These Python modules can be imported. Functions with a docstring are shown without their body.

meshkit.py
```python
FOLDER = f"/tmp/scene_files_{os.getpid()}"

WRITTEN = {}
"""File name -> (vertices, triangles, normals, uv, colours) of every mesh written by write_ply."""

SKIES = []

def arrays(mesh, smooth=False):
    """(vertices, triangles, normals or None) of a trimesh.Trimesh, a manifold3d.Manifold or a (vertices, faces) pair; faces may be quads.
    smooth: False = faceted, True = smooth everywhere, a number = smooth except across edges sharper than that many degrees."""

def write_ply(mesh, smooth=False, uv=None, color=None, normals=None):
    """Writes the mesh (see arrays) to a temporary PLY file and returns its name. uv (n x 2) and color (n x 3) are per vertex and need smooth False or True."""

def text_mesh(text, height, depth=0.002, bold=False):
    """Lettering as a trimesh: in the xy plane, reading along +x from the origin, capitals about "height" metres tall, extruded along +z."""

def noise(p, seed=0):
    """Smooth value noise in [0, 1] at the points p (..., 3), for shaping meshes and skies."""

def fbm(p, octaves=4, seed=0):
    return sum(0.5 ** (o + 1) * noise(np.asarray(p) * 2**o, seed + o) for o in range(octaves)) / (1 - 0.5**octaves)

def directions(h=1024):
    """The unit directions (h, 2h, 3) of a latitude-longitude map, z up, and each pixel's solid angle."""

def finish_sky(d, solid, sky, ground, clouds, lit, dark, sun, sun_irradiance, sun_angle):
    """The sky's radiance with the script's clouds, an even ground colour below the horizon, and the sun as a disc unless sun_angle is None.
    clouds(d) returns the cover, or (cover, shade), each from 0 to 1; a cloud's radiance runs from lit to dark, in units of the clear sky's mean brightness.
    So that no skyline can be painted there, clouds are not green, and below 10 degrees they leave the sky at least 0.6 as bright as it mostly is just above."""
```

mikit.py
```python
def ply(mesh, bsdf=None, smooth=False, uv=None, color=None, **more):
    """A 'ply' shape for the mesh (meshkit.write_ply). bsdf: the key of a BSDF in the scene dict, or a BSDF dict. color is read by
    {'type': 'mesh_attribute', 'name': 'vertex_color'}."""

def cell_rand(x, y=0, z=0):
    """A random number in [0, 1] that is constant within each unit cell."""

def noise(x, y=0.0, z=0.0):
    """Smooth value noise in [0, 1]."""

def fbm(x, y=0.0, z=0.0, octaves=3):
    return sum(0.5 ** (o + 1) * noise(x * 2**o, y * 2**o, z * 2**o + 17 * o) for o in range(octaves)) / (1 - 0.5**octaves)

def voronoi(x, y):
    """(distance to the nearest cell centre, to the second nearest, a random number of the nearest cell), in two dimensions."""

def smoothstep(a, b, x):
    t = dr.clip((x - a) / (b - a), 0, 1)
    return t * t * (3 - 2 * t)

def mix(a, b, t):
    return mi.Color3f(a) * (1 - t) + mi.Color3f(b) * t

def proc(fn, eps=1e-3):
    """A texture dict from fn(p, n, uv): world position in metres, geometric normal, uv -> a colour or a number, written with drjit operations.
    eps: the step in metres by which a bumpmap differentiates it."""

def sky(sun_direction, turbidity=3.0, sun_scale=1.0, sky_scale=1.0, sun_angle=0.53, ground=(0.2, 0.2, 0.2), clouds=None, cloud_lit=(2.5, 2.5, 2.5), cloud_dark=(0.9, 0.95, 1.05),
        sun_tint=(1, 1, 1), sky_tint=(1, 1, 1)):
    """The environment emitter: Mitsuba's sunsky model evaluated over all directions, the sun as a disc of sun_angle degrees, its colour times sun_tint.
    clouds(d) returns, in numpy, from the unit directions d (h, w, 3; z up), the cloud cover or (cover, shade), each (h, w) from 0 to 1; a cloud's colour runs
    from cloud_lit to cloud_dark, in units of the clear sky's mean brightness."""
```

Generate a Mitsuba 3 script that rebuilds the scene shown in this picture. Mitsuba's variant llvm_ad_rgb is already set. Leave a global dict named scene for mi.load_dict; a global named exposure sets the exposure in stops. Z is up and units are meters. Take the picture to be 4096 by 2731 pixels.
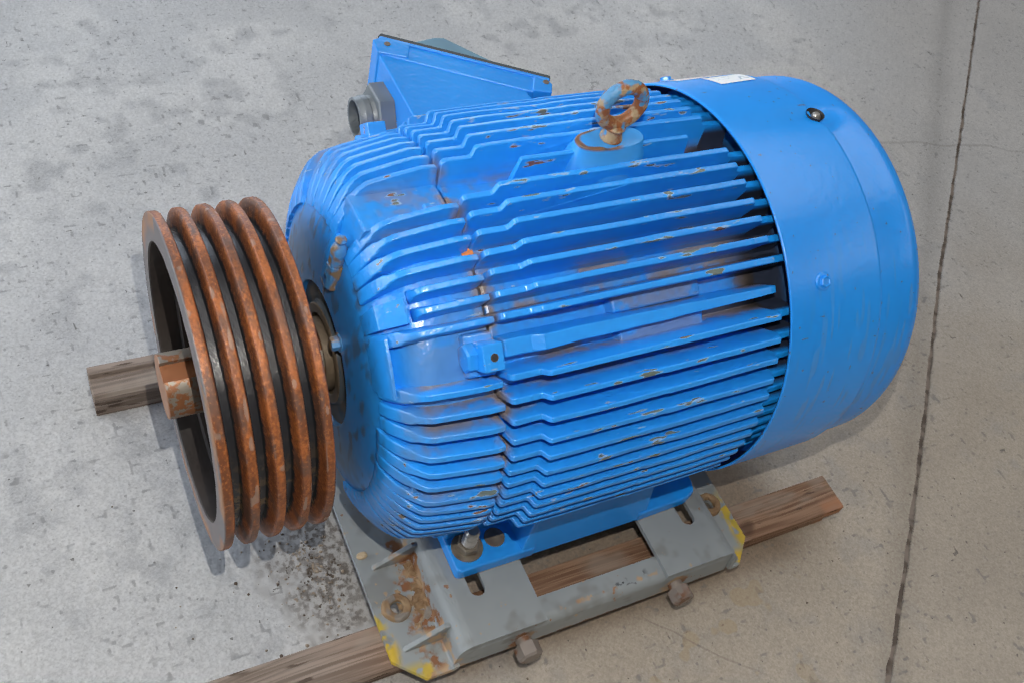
import math
import numpy as np
import trimesh
import drjit as dr
import mitsuba as mi
import manifold3d as m3
import mapbox_earcut
import shapely.geometry as sg
import meshkit
import mikit
from mikit import smoothstep, mix, proc

# ------------------------------------------------------------------ camera, light, exposure
# The motor's shaft runs along x at AXIS above the floor; everything below is modelled about that axis and lifted by AXIS.
AXIS = 0.38
T = mi.ScalarTransform4f
CAM = np.array([-0.82486451, -0.74077894, 1.01509249 + AXIS])
RIGHT = np.array([0.88898165, -0.40735918, 0.2092131])
DOWN = np.array([-0.19888569, -0.75495961, -0.62488436])
FWD = np.array([0.41249982, 0.51390124, -0.75216316])
scene = {"type": "scene"}
labels = {}
scene["camera"] = {
    "type": "thinlens", "fov": 54.88, "fov_axis": "x", "near_clip": 0.05, "far_clip": 60.0,
    "aperture_radius": 0.0016, "focus_distance": 1.22,
    "to_world": T().look_at(origin=CAM.tolist(), target=(CAM + FWD).tolist(), up=(-DOWN).tolist()),
}
exposure = 0.0
# a workshop hall by day: two wide doorways, strips of skylight in the roof, the hall's own bounced light, and the camera's flash
DOOR, BACK, ROOF, HALL, FLASH = 3.9, 2.4, 3.5, 0.13, 3.9
scene["hall_light"] = {"type": "constant", "radiance": {"type": "rgb", "value": [HALL * 0.99, HALL * 0.98, HALL * 0.97]}}


def daylight(name, centre, towards, half_w, half_h, power, tint, label):
    scene[name] = {
        "type": "rectangle", "to_world": T().look_at(origin=list(centre), target=list(towards), up=[0, 0, 1] if abs(towards[2] - centre[2]) < 4 else [0, 1, 0]).scale([half_w, half_h, 1]),
        "emitter": {"type": "area", "radiance": {"type": "rgb", "value": [power * t for t in tint]}},
        "bsdf": {"type": "diffuse", "reflectance": {"type": "rgb", "value": 0.1}},
    }
    labels[name] = {"kind": "structure", "label": label}


daylight("open_doorway", (-4.8, 1.9, 1.9), (0, 0.5, 1.9), 2.6, 1.85, DOOR, (0.90, 0.99, 1.10), "wide bright doorway that lets daylight in from the left")
daylight("open_doorway_001", (0.9, 6.2, 1.9), (0.2, 0, 1.9), 2.6, 1.85, BACK, (0.86, 0.98, 1.14), "bright doorway behind the motor")
for i, (x, y, w, h) in enumerate(((-0.4, 0.3, 0.6, 2.6), (3.9, 1.3, 0.55, 2.6), (6.9, -4.2, 0.7, 2.6))):
    daylight("roof_skylight" + (f"_{i:03d}" if i else ""), (x, y, 5.3), (x, y, 0), w, h, ROOF, (1.0, 0.98, 0.95), "long bright skylight strip in the hall's roof")
fp = CAM - DOWN * 0.150 + RIGHT * 0.045
scene["camera_flash"] = {"type": "point", "position": fp.tolist(), "intensity": {"type": "rgb", "value": [FLASH * 1.0, FLASH * 0.95, FLASH * 0.86]}}

# ------------------------------------------------------------------ materials
def hashed(h):
    h = h * 0x2C1B3C6D
    h = (h ^ (h >> 15)) * 0x297A2D39
    return mi.Float(h >> 8) * (1 / 16777216.0)


def noise(x, y=None, z=None):
    """value noise in one, two or three dimensions; a lighter version of mikit.noise"""
    axes = [(mi.Float(v), k) for v, k in ((x, 0x9E3779B1), (y, 0x85EBCA77), (z, 0xC2B2AE3D)) if v is not None]
    base, ts, ks = mi.UInt32(12345), [], []
    for v, k in axes:
        if isinstance(v, (int, float)):
            continue
        i = dr.floor(v)
        t = v - i
        base += mi.UInt32(mi.Int32(i)) * k
        ts.append(t * t * (3 - 2 * t))
        ks.append(k)

    def corner(n, off):
        if n == len(ts):
            return hashed(base + (off & 0xFFFFFFFF))
        return dr.lerp(corner(n + 1, off), corner(n + 1, off + ks[n]), ts[n])

    return corner(0, 0)


def fbm(x, y=None, z=None, octaves=3):
    """a number for y or z only shifts the pattern, so that flat ground costs two dimensions"""
    flat = [v for v in (y, z) if isinstance(v, (int, float))]
    sh = 7.31 * sum(flat)
    y, z = (None if isinstance(v, (int, float)) else v for v in (y, z))
    out = 0
    for o in range(octaves):
        k = 2.03 ** o
        out = out + 0.5 ** (o + 1) * noise(x * k + sh + 5.7 * o, None if y is None else y * k + 3.1 * o, None if z is None else z * k + 9.2 * o)
    return out / (1 - 0.5 ** octaves)


def rad(p):
    return dr.sqrt(p.y * p.y + (p.z - AXIS) * (p.z - AXIS))


def blue_paint(p, n, uv):
    """azure enamel on rough castings: dust in the grooves, chipped fin edges, grease and a painted pulley shadow round the shaft"""
    r, z = rad(p), p.z - AXIS
    body = smoothstep(-0.004, -0.012, p.x)
    d1 = 0.82 * fbm(p.x * 13, p.y * 34 + 5, p.z * 34, 2) + 0.18 * noise(p.x * 150, p.y * 150, p.z * 150)
    c = mix((0.005, 0.205, 0.65), (0.009, 0.262, 0.78), noise(p.x * 9, p.y * 9, p.z * 9))
    deep = smoothstep(0.268, 0.238, r) * smoothstep(0.215, 0.232, r) * (1 - 0.8 * smoothstep(0.243, 0.248, r) * smoothstep(0.253, 0.250, r) * smoothstep(0.6, 0.8, dr.abs(n.y) + 0 * n.x))
    up = smoothstep(-0.35, 0.6, n.z)
    side = smoothstep(0.285, 0.19, z)
    # thin grey-brown film everywhere between the fins, thick tan dust where it settles, brown dirt towards the fan cover, shade under it painted near-black
    c = mix(c, (0.105, 0.125, 0.150), body * (0.06 + 0.38 * deep * smoothstep(0.30, 0.62, d1) * (0.35 + 0.65 * side)))
    low = smoothstep(0.266, 0.238, r) * smoothstep(0.220, 0.232, r) * smoothstep(-0.487, -0.470, p.x)
    m = low * smoothstep(0.46, 0.66, d1 + 0.10 * smoothstep(-0.25, -0.02, p.x)) * up * (0.15 + 0.85 * side)
    joint = smoothstep(0.016, 0.003, dr.abs(p.x + 0.389)) * smoothstep(0.275, 0.25, r) * smoothstep(0.36, 0.55, d1)
    c = mix(c, mix((0.26, 0.185, 0.12), (0.17, 0.135, 0.105), d1), body * dr.clip(0.80 * m + 0.75 * joint, 0, 0.9))
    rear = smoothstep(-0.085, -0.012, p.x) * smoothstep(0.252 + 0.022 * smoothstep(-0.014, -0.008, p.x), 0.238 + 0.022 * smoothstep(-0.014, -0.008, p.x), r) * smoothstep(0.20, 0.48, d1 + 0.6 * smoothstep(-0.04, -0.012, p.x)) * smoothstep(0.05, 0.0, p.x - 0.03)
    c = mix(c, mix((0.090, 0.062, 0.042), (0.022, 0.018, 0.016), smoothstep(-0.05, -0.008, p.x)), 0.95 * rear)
    # paint knocked off the fin edges: pale rim, green-grey primer, a little rust
    tip = smoothstep(0.2745, 0.2815, r) * body * smoothstep(-0.40, -0.38, p.x) + 0.9 * smoothstep(0.258, 0.266, r) * smoothstep(-0.385, -0.40, p.x) * smoothstep(-0.505, -0.49, p.x)
    tip = dr.maximum(tip, 0.95 * smoothstep(-0.478, -0.49, p.x) * smoothstep(0.222, 0.236, r) * smoothstep(-0.512, -0.506, p.x))
    tip *= 1 - smoothstep(0.045, 0.035, dr.abs(p.y)) * smoothstep(-0.385, -0.395, p.x) * smoothstep(0.1, 0.15, z)
    f = fbm(p.x * 38, p.y * 140 + 9, p.z * 140, 3) + 0.18 * (noise(p.x * 9, p.y * 11, p.z * 11 + 4) - 0.5)
    t = 0.858 - 0.150 * tip
    edge, chip = smoothstep(t - 0.035, t - 0.010, f), smoothstep(t + 0.006, t + 0.026, f)
    inner = mix((0.105, 0.135, 0.125), (0.17, 0.080, 0.040), smoothstep(0.60, 0.72, noise(p.x * 24 + 7, p.y * 24, p.z * 24)))
    ok = body * smoothstep(0.20, 0.235, r) * smoothstep(0.296, 0.292, r) * smoothstep(-0.20, -0.16, z)
    c = mix(c, (0.28, 0.40, 0.53), 0.60 * edge * ok)
    c = mix(c, inner, chip * ok)
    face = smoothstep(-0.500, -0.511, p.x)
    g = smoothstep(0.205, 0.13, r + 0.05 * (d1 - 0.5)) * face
    c = mix(c, (0.050, 0.090, 0.14), g * (0.35 + 0.50 * smoothstep(0.03, -0.12, z)))  # soft pulley shadow painted on the shield face, deeper lower down
    grease = smoothstep(0.55, 0.78, fbm(p.x * 40, p.y * 75, p.z * 34, 2)) * face * smoothstep(0.21, 0.19, r)
    return mix(c, (0.05, 0.06, 0.055), 0.6 * grease)


def cover_paint(p, n, uv):
    c = mix((0.005, 0.200, 0.65), (0.010, 0.265, 0.79), noise(p.x * 7, p.y * 7, p.z * 7))
    scuff = smoothstep(0.60, 0.80, noise(p.x * 190, p.y * 26, p.z * 26)) * smoothstep(0.45, 0.75, noise(p.x * 12, p.y * 5, p.z * 5))
    c = mix(c, (0.09, 0.21, 0.40), 0.40 * scuff)
    spot = smoothstep(0.90, 0.94, noise(p.x * 150, p.y * 150, p.z * 150))
    c = mix(c, (0.10, 0.09, 0.08), 0.6 * spot)
    inside = smoothstep(0.2878, 0.2872, rad(p)) * smoothstep(0.112, 0.100, p.x)  # shade of the gap under the cover, painted near-black
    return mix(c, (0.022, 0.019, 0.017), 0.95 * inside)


def rust(p, n, uv):
    """turned cast iron of the pulley, rusty on the ridges, black in the grooves"""
    r = rad(p)
    a = mi.Float(dr.atan2(p.z - AXIS, -p.y))
    st = noise(p.x * 300, a * 40)
    fine = fbm(p.x * 420, p.y * 330, p.z * 330, 2)
    c = mix((0.150, 0.052, 0.022), (0.330, 0.105, 0.032), smoothstep(0.25, 0.80, 0.55 * fine + 0.45 * noise(p.x * 170, a * 7)))
    c = mix(c, (0.105, 0.062, 0.048), smoothstep(0.48, 0.78, fbm(p.x * 110, a * 6 + 3, None, 2)) * 0.75)
    c = mix(c, (0.46, 0.155, 0.042), 0.38 * smoothstep(0.58, 0.85, fine + 0.20 * (noise(p.x * 30, a * 4) - 0.5)))
    c = mix(c, (0.30, 0.24, 0.20), 0.5 * smoothstep(0.80, 0.88, noise(p.x * 130, a * 11 + 4)) * smoothstep(0.205, 0.2075, r))
    groove = smoothstep(0.1895, 0.1830, r + 0.005 * (st - 0.5)) * smoothstep(-0.692, -0.688, p.x)
    oxide = smoothstep(0.48, 0.68, 0.5 * fine + 0.5 * noise(p.x * 110, a * 22)) * smoothstep(0.10, -0.06, p.z - AXIS)
    c = mix(c, mix((0.018, 0.019, 0.023), (0.165, 0.105, 0.042), 0.70 * oxide), groove)
    face = smoothstep(-0.6965, -0.6985, p.x)
    c = mix(c, mix((0.125, 0.118, 0.120), (0.26, 0.135, 0.075), smoothstep(0.46, 0.6, fbm(p.y * 14, p.z * 14, None, 3)) * smoothstep(0.180, 0.200, r)), face * 0.92)
    back = smoothstep(-0.5745, -0.5725, p.x) * smoothstep(0.45, 0.55, fbm(p.y * 60, p.z * 60, None, 3))
    return mix(c, (0.035, 0.037, 0.042), 0.75 * back)


def rust_rough(p, n, uv):
    groove = smoothstep(0.1860, 0.1815, rad(p)) * smoothstep(-0.692, -0.688, p.x)
    return 0.40 - 0.16 * groove + 0.14 * noise(p.x * 90, p.y * 90, p.z * 90)


def grey_paint(p, n, uv):
    z = p.z - AXIS
    c = mix((0.205, 0.225, 0.235), (0.25, 0.27, 0.275), fbm(p.x * 14, p.y * 14, p.z * 14, 3))
    c = mix(c, (0.16, 0.16, 0.15), 0.6 * smoothstep(0.55, 0.75, fbm(p.x * 30, p.y * 30, p.z * 30, 3)))
    # rust and dried dirt: along the weld of the upright, round the jack bolts, along the lower edge of the rail (its shadow line painted in too), and in spots
    weld = smoothstep(0.048, 0.006, dr.abs(p.x + 0.428)) * smoothstep(-0.276, -0.306, z) * smoothstep(-0.11, -0.15, p.y)
    jack = dr.minimum(dr.sqrt(dr.square(p.x + 0.312) + dr.square(z + 0.312)), dr.sqrt(dr.square(p.x + 0.047) + dr.square(z + 0.312)))
    jack = smoothstep(0.034, 0.016, jack) * smoothstep(-0.335, -0.340, p.y)
    edge = smoothstep(-0.327, -0.336, z) * smoothstep(-0.335, -0.340, p.y)
    rail = smoothstep(-0.318, -0.328, p.y) * smoothstep(-0.335, -0.330, p.y) * smoothstep(0.010, 0.004, dr.abs(p.x + 0.18) - 0.09) * smoothstep(-0.2755, -0.2775, z)
    f = fbm(p.x * 95, p.y * 95, p.z * 95 + 2, 3)
    s = 0.93 * weld + 0.97 * jack + 0.85 * edge + 0.50 * rail
    m = smoothstep(0.50, 0.68, f * 0.66 + s * 0.34)
    spot = smoothstep(0.775, 0.80, noise(p.x * 110, p.y * 110, p.z * 70) * 0.60 + 0.40 * noise(p.x * 260, p.y * 260, p.z * 160))
    rusty = mix((0.19, 0.085, 0.038), (0.36, 0.245, 0.150), smoothstep(0.35, 0.65, fbm(p.x * 34 + 5, p.y * 34, p.z * 34, 2)))
    # yellow overspray along the outer edges of the foot plates
    low = smoothstep(-0.300, -0.310, z)
    ye = dr.maximum(smoothstep(-0.474, -0.490, p.x + 0.012 * fbm(p.y * 20, 0, 0, 2)), smoothstep(0.093, 0.108, p.x)) * smoothstep(-0.20, -0.245, p.y + 0.03 * noise(p.x * 30))
    ye = dr.maximum(ye, smoothstep(-0.312, -0.332, p.y) * dr.maximum(smoothstep(-0.440, -0.452, p.x), smoothstep(0.066, 0.075, p.x)))
    ym = low * ye * smoothstep(0.36, 0.56, fbm(p.x * 75, p.y * 75, 3, 3) + 0.10 * ye)
    c = mix(c, mix((0.52, 0.34, 0.012), (0.36, 0.27, 0.02), noise(p.x * 60, p.y * 60)), 0.92 * ym)
    c = mix(c, rusty, dr.clip(m + 0.85 * spot, 0, 1))
    ink = smoothstep(0.007, 0.003, dr.abs(p.y + 0.3245 + 0.012 * (noise(p.x * 60) - 0.5))) * smoothstep(-0.165, -0.15, p.x) * smoothstep(-0.095, -0.11, p.x) * smoothstep(0.45, 0.6, fbm(p.x * 120, p.y * 160, 1, 2)) * smoothstep(-0.276, -0.278, z)
    return mix(c, (0.02, 0.022, 0.03), 0.85 * ink)


def wood(p, n, uv):
    g = fbm(p.x * 7, p.y * 230 + 3.0 * noise(p.x * 5, p.y * 12), p.z * 230, 3)
    c = mix((0.150, 0.080, 0.048), (0.275, 0.170, 0.112), smoothstep(0.3, 0.72, g))
    old = smoothstep(-0.35, -0.62, p.x + 0.1 * (fbm(p.x * 6, p.y * 20, p.z * 20, 2) - 0.5))
    c = mix(c, mix((0.15, 0.125, 0.105), (0.27, 0.235, 0.21), smoothstep(0.3, 0.72, g)), 0.75 * old)
    knot = dr.sqrt(dr.square((p.x - 0.135) * 0.8) + dr.square(p.y + 0.292))
    c = mix(c, (0.06, 0.03, 0.02), 0.7 * smoothstep(0.018, 0.006, dr.abs(knot - 0.004 + 0.006 * noise(p.x * 60, p.y * 60))))
    dusty = smoothstep(0.5, 0.7, fbm(p.x * 13, p.y * 30, p.z * 30, 3)) * smoothstep(0.2, 0.8, n.z)
    c = mix(c, (0.30, 0.26, 0.22), 0.45 * dusty)
    red = smoothstep(0.300, 0.335, p.x + 0.03 * noise(p.x * 40, p.y * 40)) * smoothstep(-0.28, -0.30, p.y)
    c = mix(c, (0.34, 0.15, 0.075), 0.7 * red)
    pit = smoothstep(0.70, 0.78, fbm(p.x * 16, p.y * 90, p.z * 90 + 8, 3))
    return mix(c, (0.05, 0.032, 0.022), 0.8 * pit)


def concrete(p, n, uv):
    big, mid, bl = fbm(p.x * 1.3, p.y * 1.3, None, 2), fbm(p.x * 6, p.y * 6, None, 3), fbm(p.x * 24 + 3, p.y * 24, None, 3)
    c = mix((0.435, 0.442, 0.450), (0.515, 0.518, 0.518), smoothstep(0.30, 0.70, mid))
    c = mix(c, (0.37, 0.37, 0.37), 0.5 * smoothstep(0.40, 0.75, big))
    # trodden-in brown dust and painted-in warm light before the motor, darker grey to its right
    brown = smoothstep(-0.55, 0.45, p.x - 1.1 * p.y - 0.12 + 0.6 * (big - 0.5) + 0.3 * (mid - 0.5))
    front = smoothstep(0.25, -0.35, p.y + 0.25 * (mid - 0.5) - 0.1 * p.x)
    c = mix(c, mix(mix((0.315, 0.303, 0.290), (0.365, 0.350, 0.335), mid), mix((0.300, 0.255, 0.205), (0.385, 0.330, 0.265), mid), front), 0.90 * brown)
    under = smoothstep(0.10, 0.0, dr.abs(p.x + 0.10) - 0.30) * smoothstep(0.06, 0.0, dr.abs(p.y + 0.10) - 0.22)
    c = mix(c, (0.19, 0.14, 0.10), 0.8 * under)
    # soft blue-grey stains where the laitance wore off, and the speckle of the sand
    stain = smoothstep(0.52, 0.78, 0.62 * bl + 0.38 * mid + 0.16 * (big - 0.5))
    c = mix(c, (0.215, 0.222, 0.236), 0.42 * stain * (1 - 0.35 * brown))
    sand = 0.6 * noise(p.x * 330, p.y * 330) + 0.4 * noise(p.x * 640, p.y * 640)
    c = c * (0.80 + 0.40 * sand)
    fl = noise(p.x * 120 + 60, p.y * 120)
    c = mix(c, (0.13, 0.13, 0.135), 0.5 * smoothstep(0.80, 0.98, fl + 0.16 * (bl - 0.5)))
    pit = smoothstep(0.955, 0.985, noise(p.x * 95, p.y * 95 + 40) + 0.06 * (sand - 0.5))
    c = mix(c, (0.075, 0.070, 0.066), 0.7 * pit)
    # the oily dirt beside the base
    d = dr.sqrt(dr.square((p.x + 0.525) / 0.080) + dr.square((p.y + 0.100) / 0.150))
    oil = smoothstep(1.5, 0.2, d + 1.4 * (bl - 0.5)) * (0.30 + 0.70 * smoothstep(0.30, 0.70, 0.5 * noise(p.x * 150, p.y * 150) + 0.5 * sand))
    c = mix(c, (0.070, 0.054, 0.043), 0.85 * oil)
    yel = smoothstep(0.66, 0.72, bl) * smoothstep(0.30, 0.10, dr.sqrt(dr.square(p.x - 0.0) + dr.square(p.y + 0.42)))
    c = mix(c, (0.36, 0.26, 0.13), 0.38 * yel)
    w = dr.minimum(1.0, 4.0 * dr.abs(p.x * 0.719 - p.y * 0.695 - 0.5925) + 0.82)   # the slab's edges are worn and dirty along the joint
    c = c * w
    # hairline cracks
    k1 = smoothstep(0.0035, 0.001, dr.abs(p.y + 0.363 + 1.08 * (p.x + 0.079) + 0.012 * (noise(p.x * 40) - 0.5))) * smoothstep(-0.10, -0.08, p.x) * smoothstep(0.08, 0.02, p.x)
    k2 = smoothstep(0.007, 0.001, dr.abs(p.y - 0.593 + 0.27 * (p.x - 1.087) + 0.04 * (noise(p.x * 14) - 0.5))) * smoothstep(0.9, 1.05, p.x) * smoothstep(1.75, 1.5, p.x)
    return mix(c, (0.09, 0.08, 0.075), 0.28 * dr.clip(k1 + k2, 0, 1))


def concrete_bump(p, n, uv):
    return noise(p.x * 160 + 9.7 * 5, p.y * 160) + 0.5 * waves(p, 70.0) + 0.5 * waves(p, 900.0)


def eye_mat(p, n, uv):
    m = smoothstep(0.33, 0.46, fbm(p.x * 95, p.y * 85, p.z * 85, 3) + 0.10 * (p.x + 0.185) / 0.035 + 0.07 * (0.3525 + AXIS - p.z) / 0.03)
    r = mix((0.20, 0.072, 0.022), (0.27, 0.20, 0.12), smoothstep(0.42, 0.62, fbm(p.x * 120, p.y * 120, p.z * 120 + 3, 3)))
    return mix((0.060, 0.20, 0.38), r, m)


def pad_mat(p, n, uv):
    c = mix((0.016, 0.26, 0.72), (0.05, 0.18, 0.38), 0.6 * noise(p.x * 40, p.y * 40, p.z * 40))
    e = dr.sqrt(dr.square((p.x + 0.1855) / 0.0462) + dr.square((p.y - 0.0015) / 0.0185))
    m = smoothstep(0.87, 0.97, e + 0.22 * (fbm(p.x * 70, p.y * 70, 2, 2) - 0.5)) * smoothstep(-0.172, -0.185, p.x) * smoothstep(0.300, 0.3035, p.z - AXIS)
    return mix(c, mix((0.21, 0.10, 0.05), (0.06, 0.055, 0.05), noise(p.x * 130, p.y * 130)), m)


def label_print(p, n, uv):
    """two lines of small blurred print and a pointed mark, too small to read"""
    u, v = uv.x, uv.y
    word = smoothstep(0.45, 0.55, noise(u * 55)) * smoothstep(0.15, 0.18, u)
    a = word * smoothstep(0.62, 0.55, u) * smoothstep(0.07, 0.05, dr.abs(v - 0.30))
    b = word * smoothstep(0.50, 0.45, u) * smoothstep(0.04, 0.025, dr.abs(v - 0.55))
    mark = smoothstep(0.035, 0.02, dr.abs(dr.abs(u - 0.80) - 0.30 * (v - 0.42))) * smoothstep(0.40, 0.43, v) * smoothstep(0.82, 0.78, v)
    return mix((0.70, 0.74, 0.76), (0.22, 0.32, 0.46), 0.8 * dr.clip(a + b + mark, 0, 1))


def waves(p, f):
    """a cheap rough signal: a few crossed sines that bend one another"""
    a = dr.sin(p.x * f + 1.7 * dr.sin(p.y * f * 0.83 + 1.3)) + dr.sin(p.y * f * 1.13 + 1.9 * dr.sin(p.z * f * 0.71 + 0.4))
    b = dr.sin(p.z * f * 0.94 + 2.1 * dr.sin(p.x * f * 0.67 + 2.2)) + 0.6 * dr.sin((p.x + p.y - p.z) * f * 1.9 + a)
    return 0.5 + 0.14 * (a + b)


def castbump(p, n, uv):
    return noise(p.x * 210, p.y * 210, p.z * 210) + 0.5 * noise(p.x * 480, p.y * 480, p.z * 480)


def rustbump(p, n, uv):
    return waves(p, 900.0) + 0.6 * waves(p, 2100.0)


def woodbump(p, n, uv):
    return noise(p.x * 6, p.y * 170, p.z * 170) + 0.25 * waves(p, 500.0)


def bsdf(key, color, rough, spec=0.5, metal=0.0, coat=0.0, bump=None, bscale=0.0003, beps=5e-4):
    col = proc(color) if callable(color) else {"type": "rgb", "value": list(color)}
    rg = proc(rough) if callable(rough) else float(rough)
    b = {"type": "principled", "base_color": col, "roughness": rg, "specular": spec, "metallic": metal}
    if coat:
        b.update(clearcoat=coat, clearcoat_gloss=0.86)
    if bump is not None:
        tex = "t_" + bump.__name__
        scene.setdefault(tex, proc(bump, beps))
        b = {"type": "bumpmap", "tex": {"type": "ref", "id": tex}, "scale": bscale, "bsdf": b}
    scene[key] = {"type": "twosided", "bsdf": b}


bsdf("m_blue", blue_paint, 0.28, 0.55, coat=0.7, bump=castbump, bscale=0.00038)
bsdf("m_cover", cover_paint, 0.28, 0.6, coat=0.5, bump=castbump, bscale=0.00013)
bsdf("m_rust", rust, rust_rough, 0.5, metal=0.2, bump=rustbump, bscale=0.00022, beps=4e-4)
bsdf("m_grey", grey_paint, 0.50, 0.45)
bsdf("m_wood", wood, 0.75, 0.25, bump=woodbump, bscale=0.0012)
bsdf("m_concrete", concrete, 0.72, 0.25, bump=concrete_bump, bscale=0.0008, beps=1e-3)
bsdf("m_eye", eye_mat, 0.5, 0.5)
bsdf("m_pad", pad_mat, 0.30, 0.6, coat=0.6)
bsdf("m_label", label_print, 0.4, 0.4)
bsdf("m_bore", lambda p, n, uv: mix((0.012, 0.010, 0.010), (0.034, 0.026, 0.022), noise(p.x * 30, p.y * 22, p.z * 22)), 0.55, 0.4)
bsdf("m_shaft", lambda p, n, uv: mix(mix((0.21, 0.185, 0.155), (0.23, 0.095, 0.04), smoothstep(0.38, 0.55, fbm(p.x * 150, p.y * 150, p.z * 150, 3) - 0.12 * smoothstep(0.015, 0.03, p.z - AXIS))), (0.30, 0.15, 0.085), smoothstep(-0.7195, -0.7207, p.x)), 0.45, 0.5, metal=0.35)
bsdf("m_key", lambda p, n, uv: mix((0.20, 0.075, 0.032), (0.28, 0.115, 0.05), noise(p.x * 60, p.y * 60, p.z * 60)), 0.65, 0.3)
bsdf("m_boltrust", lambda p, n, uv: mix((0.20, 0.17, 0.15), (0.16, 0.075, 0.04), smoothstep(0.45, 0.75, fbm(p.x * 90, p.y * 90, p.z * 90, 2))), 0.5, 0.5, metal=0.2)
bsdf("m_zinc", lambda p, n, uv: mix((0.46, 0.45, 0.43), (0.26, 0.25, 0.24), noise(p.x * 90, p.y * 90, p.z * 300)), 0.32, 0.5, metal=0.7)
bsdf("m_dullbolt", lambda p, n, uv: mix((0.20, 0.175, 0.14), (0.11, 0.085, 0.06), noise(p.x * 90, p.y * 90, p.z * 90)), 0.5, 0.5, metal=0.3)
bsdf("m_dark", (0.022, 0.022, 0.024), 0.55, 0.4)
bsdf("m_cap", lambda p, n, uv: mix((0.035, 0.048, 0.060), (0.10, 0.075, 0.05), 0.6 * smoothstep(0.5, 0.68, fbm(p.x * 30, p.y * 26, p.z * 26, 3))), 0.45, 0.5)
bsdf("m_seal", lambda p, n, uv: mix((0.20, 0.155, 0.105), (0.08, 0.06, 0.045), noise(p.x * 60, p.y * 30, p.z * 30)), 0.4, 0.5, metal=0.4)
bsdf("m_lid", lambda p, n, uv: mix((0.12, 0.24, 0.34), (0.10, 0.19, 0.26), noise(p.x * 30, p.y * 30, p.z * 30)), 0.5, 0.4)
bsdf("m_gasket", (0.045, 0.055, 0.06), 0.6, 0.4)
bsdf("m_gland", lambda p, n, uv: mix((0.13, 0.15, 0.165), (0.20, 0.22, 0.235), noise(p.x * 40, p.y * 40, p.z * 40)), 0.42, 0.5, metal=0.35)
bsdf("m_joint", lambda p, n, uv: mix((0.105, 0.085, 0.072), (0.22, 0.185, 0.160), smoothstep(0.35, 0.65, fbm(p.x * 60, p.y * 60, 2, 2))), 0.85, 0.2)
bsdf("m_grit", lambda p, n, uv: mix((0.085, 0.068, 0.055), (0.27, 0.22, 0.175), smoothstep(0.35, 0.7, noise(p.x * 120 + 9.7 * 3, p.y * 120))), 0.85, 0.2)
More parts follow.
